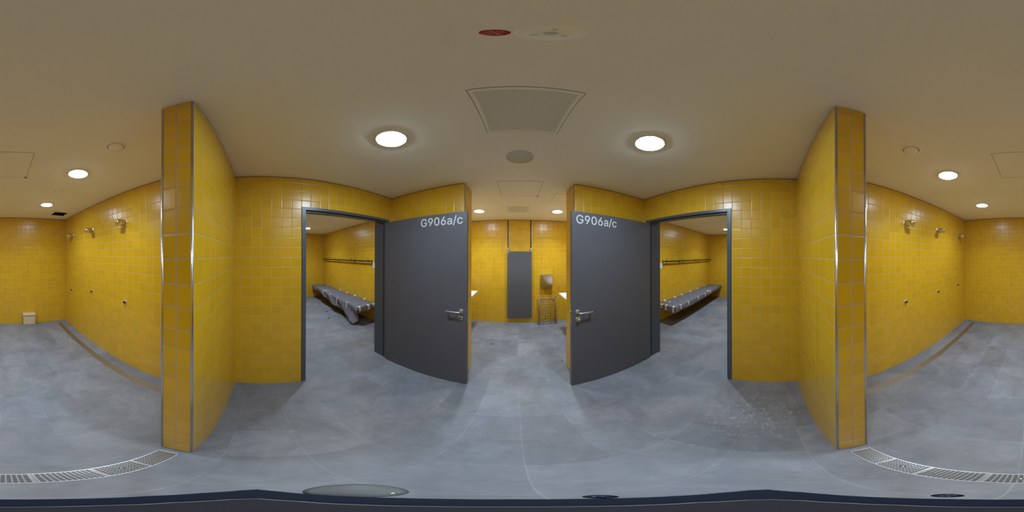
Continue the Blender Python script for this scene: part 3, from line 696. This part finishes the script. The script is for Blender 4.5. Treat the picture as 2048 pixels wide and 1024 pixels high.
# ------------------------------------------------------------------ changing rooms: benches, covers, racks, notices
def bench(label, x0, x1, s):
    t = thing('bench', label, 'bench', ((x0 + x1) / 2, 2.47, 0), 0, 'wall benches')
    w = (x1 - x0) / 2
    MB().box(-w + .02, w - .02, -.475, -.015, .425, .462, bevel=.003).build('seat_board', 'wood', t)
    MB().box(-w + .05, w - .05, -.47, -.43, .385, .425).build('front_rail', 'rack', t)
    MB().box(-w + .05, w - .05, -.045, 0, .385, .425).build('wall_rail', 'rack', t)
    for k in range(4):
        x = -w + .3 + (2 * w - .6) * k / 3
        MB().box(x - .02, x + .02, -.44, -.03, .385, .425).build('bracket', 'rack', t)
bench('wall bench hidden under the slumped grey cover', -5.92, -2.87, -1)
bench('wall bench hidden under the taut grey cover', 2.91, 6.00, 1)

def interp(tab, x):
    if x <= tab[0][0]: return tab[0][1]
    for (a, b), (c, d) in zip(tab, tab[1:]):
        if x <= c: return b + (d - b) * (x - a) / (c - a)
    return tab[-1][1]
def fn(x, y, z, s): return noise.noise(Vector((x * s, y * s, z * s)))
def cover(label, x0, x1, near, hem, endhem, slump):
    """sheet over the bench: flat top, front drop to hem(x), end flap at the x nearest the door"""
    bm = bmesh.new(); NX = 110; NT_, ND = 12, 10
    def pt(x, k):
        if k <= NT_:
            y = 2.455 - .49 * k / NT_; z = .472 + .006 * fn(x, y, 1, 5) + .003 * fn(x, y, 4, 14)
            return Vector((x, y, z))
        f = (k - NT_) / ND; hz = interp(hem, x) + .012 * fn(x, 0, 7, 9)
        z = .470 - (.470 - hz) * f
        drop = .470 - z
        y = 1.963 + slump * drop * (.22 * fn(x, z * 1.3, 2, 4) + .30 * math.sin(9 * x + 14 * z)) * .5 - .012 * math.sin(min(1, drop / .08) * PI / 2)
        return Vector((x, y + .008 * fn(x, z, 5, 16), z))
    grid = [[bm.verts.new(pt(x0 + (x1 - x0) * i / NX, k)) for k in range(NT_ + ND + 1)] for i in range(NX + 1)]
    for A, B in zip(grid, grid[1:]):
        for k in range(NT_ + ND):
            f = bm.faces.new((A[k], B[k], B[k + 1], A[k + 1])); f.smooth = True
    ei = NX if near == x1 else 0; sg = 1 if near == x1 else -1
    top = grid[ei][:NT_ + 1]; prev = top; NE = 6
    for j in range(1, NE + 1):
        row = []
        for k, v in enumerate(top):
            f = j / NE; hz = interp(endhem, v.co.y) + .012 * fn(v.co.y, 3, 3, 12)
            z = v.co.z - (v.co.z - hz) * f
            row.append(bm.verts.new((near + sg * (.010 * math.sin(f * PI / 2) + .012 * f * fn(v.co.y, z, 9, 9)), v.co.y, z)))
        for k in range(NT_):
            f = bm.faces.new((prev[k], prev[k + 1], row[k + 1], row[k])); f.smooth = True
        prev = row
    bmesh.ops.recalc_face_normals(bm, faces=bm.faces)
    me = bpy.data.meshes.new('bench_cover'); bm.to_mesh(me); bm.free(); me.materials.append(M['fleece'])
    o = bpy.data.objects.new('bench_cover', me); C.objects.link(o); tag(o, label, 'cover')
    md = o.modifiers.new('thickness', 'SOLIDIFY'); md.thickness = .004; md.offset = 0
    return o
def tape_front(cov, x, zlo=.36, w=.034, up=.03, lean=0.):
    mb = MB(); b = mb.bm
    prof = [(1.963 + up, .4815), (1.966, .481), (1.950, .474), (1.9455, .455), (1.943, zlo)]
    L = [b.verts.new((x - w / 2 + lean * i * .01, y, z)) for i, (y, z) in enumerate(prof)]
    R_ = [b.verts.new((x + w / 2 + lean * i * .01, y, z)) for i, (y, z) in enumerate(prof)]
    for i in range(len(prof) - 1): b.faces.new((L[i], R_[i], R_[i + 1], L[i + 1]))
    o = mb.build('tape_strip', 'tape', cov); md = o.modifiers.new('t', 'SOLIDIFY'); md.thickness = .002; return o
def tape_end(cov, near, sg, y, zlo, w=.035, up=.04):
    mb = MB(); b = mb.bm
    prof = [(near - sg * up, .482), (near - sg * .002, .481), (near + sg * .016, .470), (near + sg * .021, zlo)]
    L = [b.verts.new((x, y - w / 2, z)) for x, z in prof]; R_ = [b.verts.new((x, y + w / 2, z)) for x, z in prof]
    for i in range(len(prof) - 1): b.faces.new((L[i], R_[i], R_[i + 1], L[i + 1]))
    o = mb.build('tape_strip', 'tape', cov); md = o.modifiers.new('t', 'SOLIDIFY'); md.thickness = .002; return o
def tape_top(cov, x, y, lx, ly, ang=0):
    mb = MB(); mb.box(-lx / 2, lx / 2, -ly / 2, ly / 2, 0, .002)
    o = mb.build('tape_strip', 'tape', cov); o.location = (x, y, .4805); o.rotation_euler.z = ang; return o
def tape_wall(cov, x, w=.06, h=.03):
    mb = MB(); b = mb.bm
    prof = [(2.42, .482), (2.452, .483), (2.4665, .492), (2.4672, .492 + h)]
    L = [b.verts.new((x - w / 2, y, z)) for y, z in prof]; R_ = [b.verts.new((x + w / 2, y, z)) for y, z in prof]
    for i in range(len(prof) - 1): b.faces.new((L[i], R_[i], R_[i + 1], L[i + 1]))
    o = mb.build('tape_strip', 'tape', cov); md = o.modifiers.new('t', 'SOLIDIFY'); md.thickness = .002; return o

cl = cover('grey fleece cover slumping to the floor at one corner of the bench', -5.94, -2.855, -2.855,
           [(-5.94, .39), (-5.69, .36), (-4.90, .365), (-4.75, .31), (-4.31, .24), (-3.86, .215), (-3.37, .165), (-3.10, .065), (-2.98, .012), (-2.91, .13), (-2.855, .33)],
           [(1.96, .33), (2.06, .355), (2.26, .335), (2.42, .37)], 1.)
for x, z in ((-4.83, .35), (-4.29, .32), (-3.84, .30), (-3.33, .34)): tape_front(cl, x, z, .045 if x < -4.5 else .034, .12 if x < -4.5 else .02)
for y, z in ((1.99, .39), (2.23, .38), (2.38, .41)): tape_end(cl, -2.855, 1, y, z, .05)
for x in (-5.6, -4.6, -4.17, -3.75, -3.30): tape_wall(cl, x)
tape_top(cl, -4.70, 2.06, .16, .025, .35)
cr = cover('grey fleece cover taped taut around the bench', 2.895, 6.01, 2.895,
           [(2.895, .34), (3.17, .348), (3.75, .335), (4.51, .37), (5.0, .38), (5.9, .385), (6.01, .39)],
           [(1.96, .31), (2.04, .30), (2.20, .325), (2.31, .36), (2.42, .33)], .25)
for x, z in ((3.10, .38), (3.45, .395), (4.00, .40), (4.465, .375), (4.80, .40), (4.90, .39)): tape_front(cr, x, z, .034, .02)
for y, z in ((2.01, .34), (2.21, .36), (2.34, .39)): tape_end(cr, 2.895, -1, y, z, .045)
for x in (3.16, 3.60, 3.95, 4.45, 4.95, 5.5): tape_wall(cr, x)
tape_top(cr, 3.18, 2.32, .11, .025, .5); tape_top(cr, 4.84, 2.03, .20, .03, .2)

def rack(label, x0, x1, brs):
    c = (x0 + x1) / 2
    t = thing('coat_rack', label, 'coat rack', (c, 2.47, 1.478), 0, 'coat racks')
    MB().box(x0 - c, x1 - c, -.092, -.068, -.018, .018, bevel=.003).build('rail', 'rack', t)
    for x in brs:
        x -= c
        b = MB(); b.box(x - .006, x + .006, -.075, 0, -.012, .004); b.box(x - .014, x + .014, -.006, 0, -.06, .035)
        br = b.build('bracket', 'rack', t)
        h = MB(); h.tube([(x, -.085, -.035), (x, -.093, -.040), (x, -.115, -.060), (x, -.128, -.055), (x, -.132, -.030)], .005, 8)
        h.build('hook', 'rack', t)
        h = MB(); h.tube([(x, -.085, .016), (x, -.100, .020), (x, -.135, .050), (x, -.145, .075)], .005, 8)
        h.build('hook', 'rack', t)
rack('long dark coat rack on the wall above the slumped grey cover', -5.895, -2.985, (-5.72, -4.716, -3.774, -3.027))
rack('long dark coat rack on the wall above the taut grey cover', 3.072, 6.02, (3.10, 3.844, 4.814, 5.736))

def notice(label, x0, x1, red):
    t = thing('paper_notice', label, 'notice', ((x0 + x1) / 2, 2.47, 1.381), 0)
    w = (x1 - x0) / 2
    MB().box(-w, w, -.004, 0, -.060, .062).build('sheet', 'paper', t)
    if red: MB().box(-w + .008, -w + .030, -.0046, -.004, -.030, .010).build('red_mark', 'redprint', t)
notice('small white notice with a red mark on the wall beside the slumped cover', -3.000, -2.79, True)
notice('small white notice on the wall beside the taut cover', 2.86, 3.075, False)

# ------------------------------------------------------------------ small debris on the floor
def speck(label, x, y, r):
    mb = MB(); bmesh.ops.create_icosphere(mb.bm, subdivisions=2, radius=r)
    for v in mb.bm.verts: v.co = v.co * (1 + .5 * fn(v.co.x * 60, v.co.y * 60, v.co.z * 60 + x, 1)); v.co.z = v.co.z * .45 + r * .4
    o = mb.build('crumb', 'black', None, (x, y, 0)); tag(o, label, 'crumb', 'specks of dirt on the floor')
speck('tiny black crumb on the floor in front of the tall grey board', -.405, 2.652, .013)
speck('tiny black crumb on the floor near the passage end on the basket side', .598, 2.073, .011)
speck('tiny dark crumb on the floor before the slumped cover', -3.62, 1.62, .022)
speck('tiny dark crumb on the floor further in, before the slumped cover', -4.12, 1.78, .022)

# ------------------------------------------------------------------ the camera's own stand, straight below
t = thing('camera_stand', 'dark navy camera stand plate straight below the viewpoint', 'stand', (0, 0, 0))
ZP = CAMZ - .60
out = [(.002, -.045), (-.012, -.044), (-.027, -.041), (-.045, -.036), (-.064, -.024), (-.079, -.008), (-.083, 0), (-.074, .011), (-.061, .022), (-.048, .032), (-.033, .041), (-.018, .046), (0, .049), (.018, .047), (.031, .043), (.048, .036), (.069, .024), (.081, .013), (.0845, .004), (.074, -.011), (.066, -.018), (.054, -.026), (.04, -.034), (.023, -.041)]
inn = [(.001, -.016), (-.012, -.018), (-.029, -.016), (-.044, -.007), (-.048, .001), (-.036, .011), (-.022, .016), (-.01, .019), (0, .02), (.01, .02), (.02, .019), (.032, .017), (.044, .008), (.047, .002), (.042, -.006), (.03, -.013), (.018, -.016), (.008, -.015)]
mb = MB(); mb.prism(out, ZP - .012, ZP); mb.build('plate', 'navy', t)
mb = MB(); mb.prism(inn, ZP, ZP + .005); mb.build('top_pad', 'navyin', t)
mb = MB(); mb.tube([(x, y, ZP + .0045) for x, y in inn] + [(*inn[0], ZP + .0045)], .0010, 6); mb.build('pad_rim', 'rim', t)
mb = MB(); mb.lathe([(.0, -.004), (.024, -.004), (.026, -.002), (.026, 0), (.022, .003), (0, .004)], Matrix.Translation((-.066, .046, ZP - .014)), 32); mb.build('level_knob', 'knob', t)
mb = MB(); mb.lathe([(.0028, -.001), (.0026, .0015), (.0014, .0026), (0, .003)], Matrix.Translation((-.047, .052, ZP - .0105)), 16); mb.build('glint_dome', 'chrome', t)  # chrome dome added to stand in for a highlight beside the knob
for x, y in ((.029, .051), (.030, -.052)):
    mb = MB(); mb.lathe([(0, -.005), (.0065, -.005), (.0065, 0), (0, 0)], Matrix.Translation((x, y, ZP - .004)), 16); mb.build('clamp_screw', 'navy', t)
mb = MB(); mb.tube([(0, 0, .012), (0, 0, ZP - .01)], .012, 20); mb.build('pole', 'black', t)
mb = MB(); mb.lathe([(0, 0), (.10, 0), (.10, .006), (.09, .012), (.02, .016), (0, .016)], n=40); mb.build('foot', 'black', t)

# ------------------------------------------------------------------ camera, world, view
cam = bpy.data.cameras.new('camera'); cam.type = 'PANO'
try: cam.cycles.panorama_type = 'EQUIRECTANGULAR'
except Exception: pass
try: cam.panorama_type = 'EQUIRECTANGULAR'
except Exception: pass
cam.clip_start = .01; cam.clip_end = 100
co = bpy.data.objects.new('camera', cam); C.objects.link(co)
Rm = Matrix.Rotation(.0272, 4, 'Z') @ Matrix.Rotation(.0026, 4, 'X') @ Matrix.Rotation(-.0017, 4, 'Y')
co.matrix_world = Matrix.Translation((0, 0, CAMZ)) @ Rm @ Matrix.Rotation(PI / 2, 4, 'X')
sc = bpy.context.scene
sc.camera = co
w = bpy.data.worlds.new('world'); sc.world = w; w.use_nodes = True
w.node_tree.nodes['Background'].inputs[0].default_value = (0, 0, 0, 1)
sc.view_settings.view_transform = 'Standard'; sc.view_settings.look = 'None'
sc.view_settings.gamma = 1; sc.view_settings.use_curve_mapping = False
sc.view_settings.exposure = 0
sc.cycles.max_bounces = 14; sc.cycles.diffuse_bounces = 8
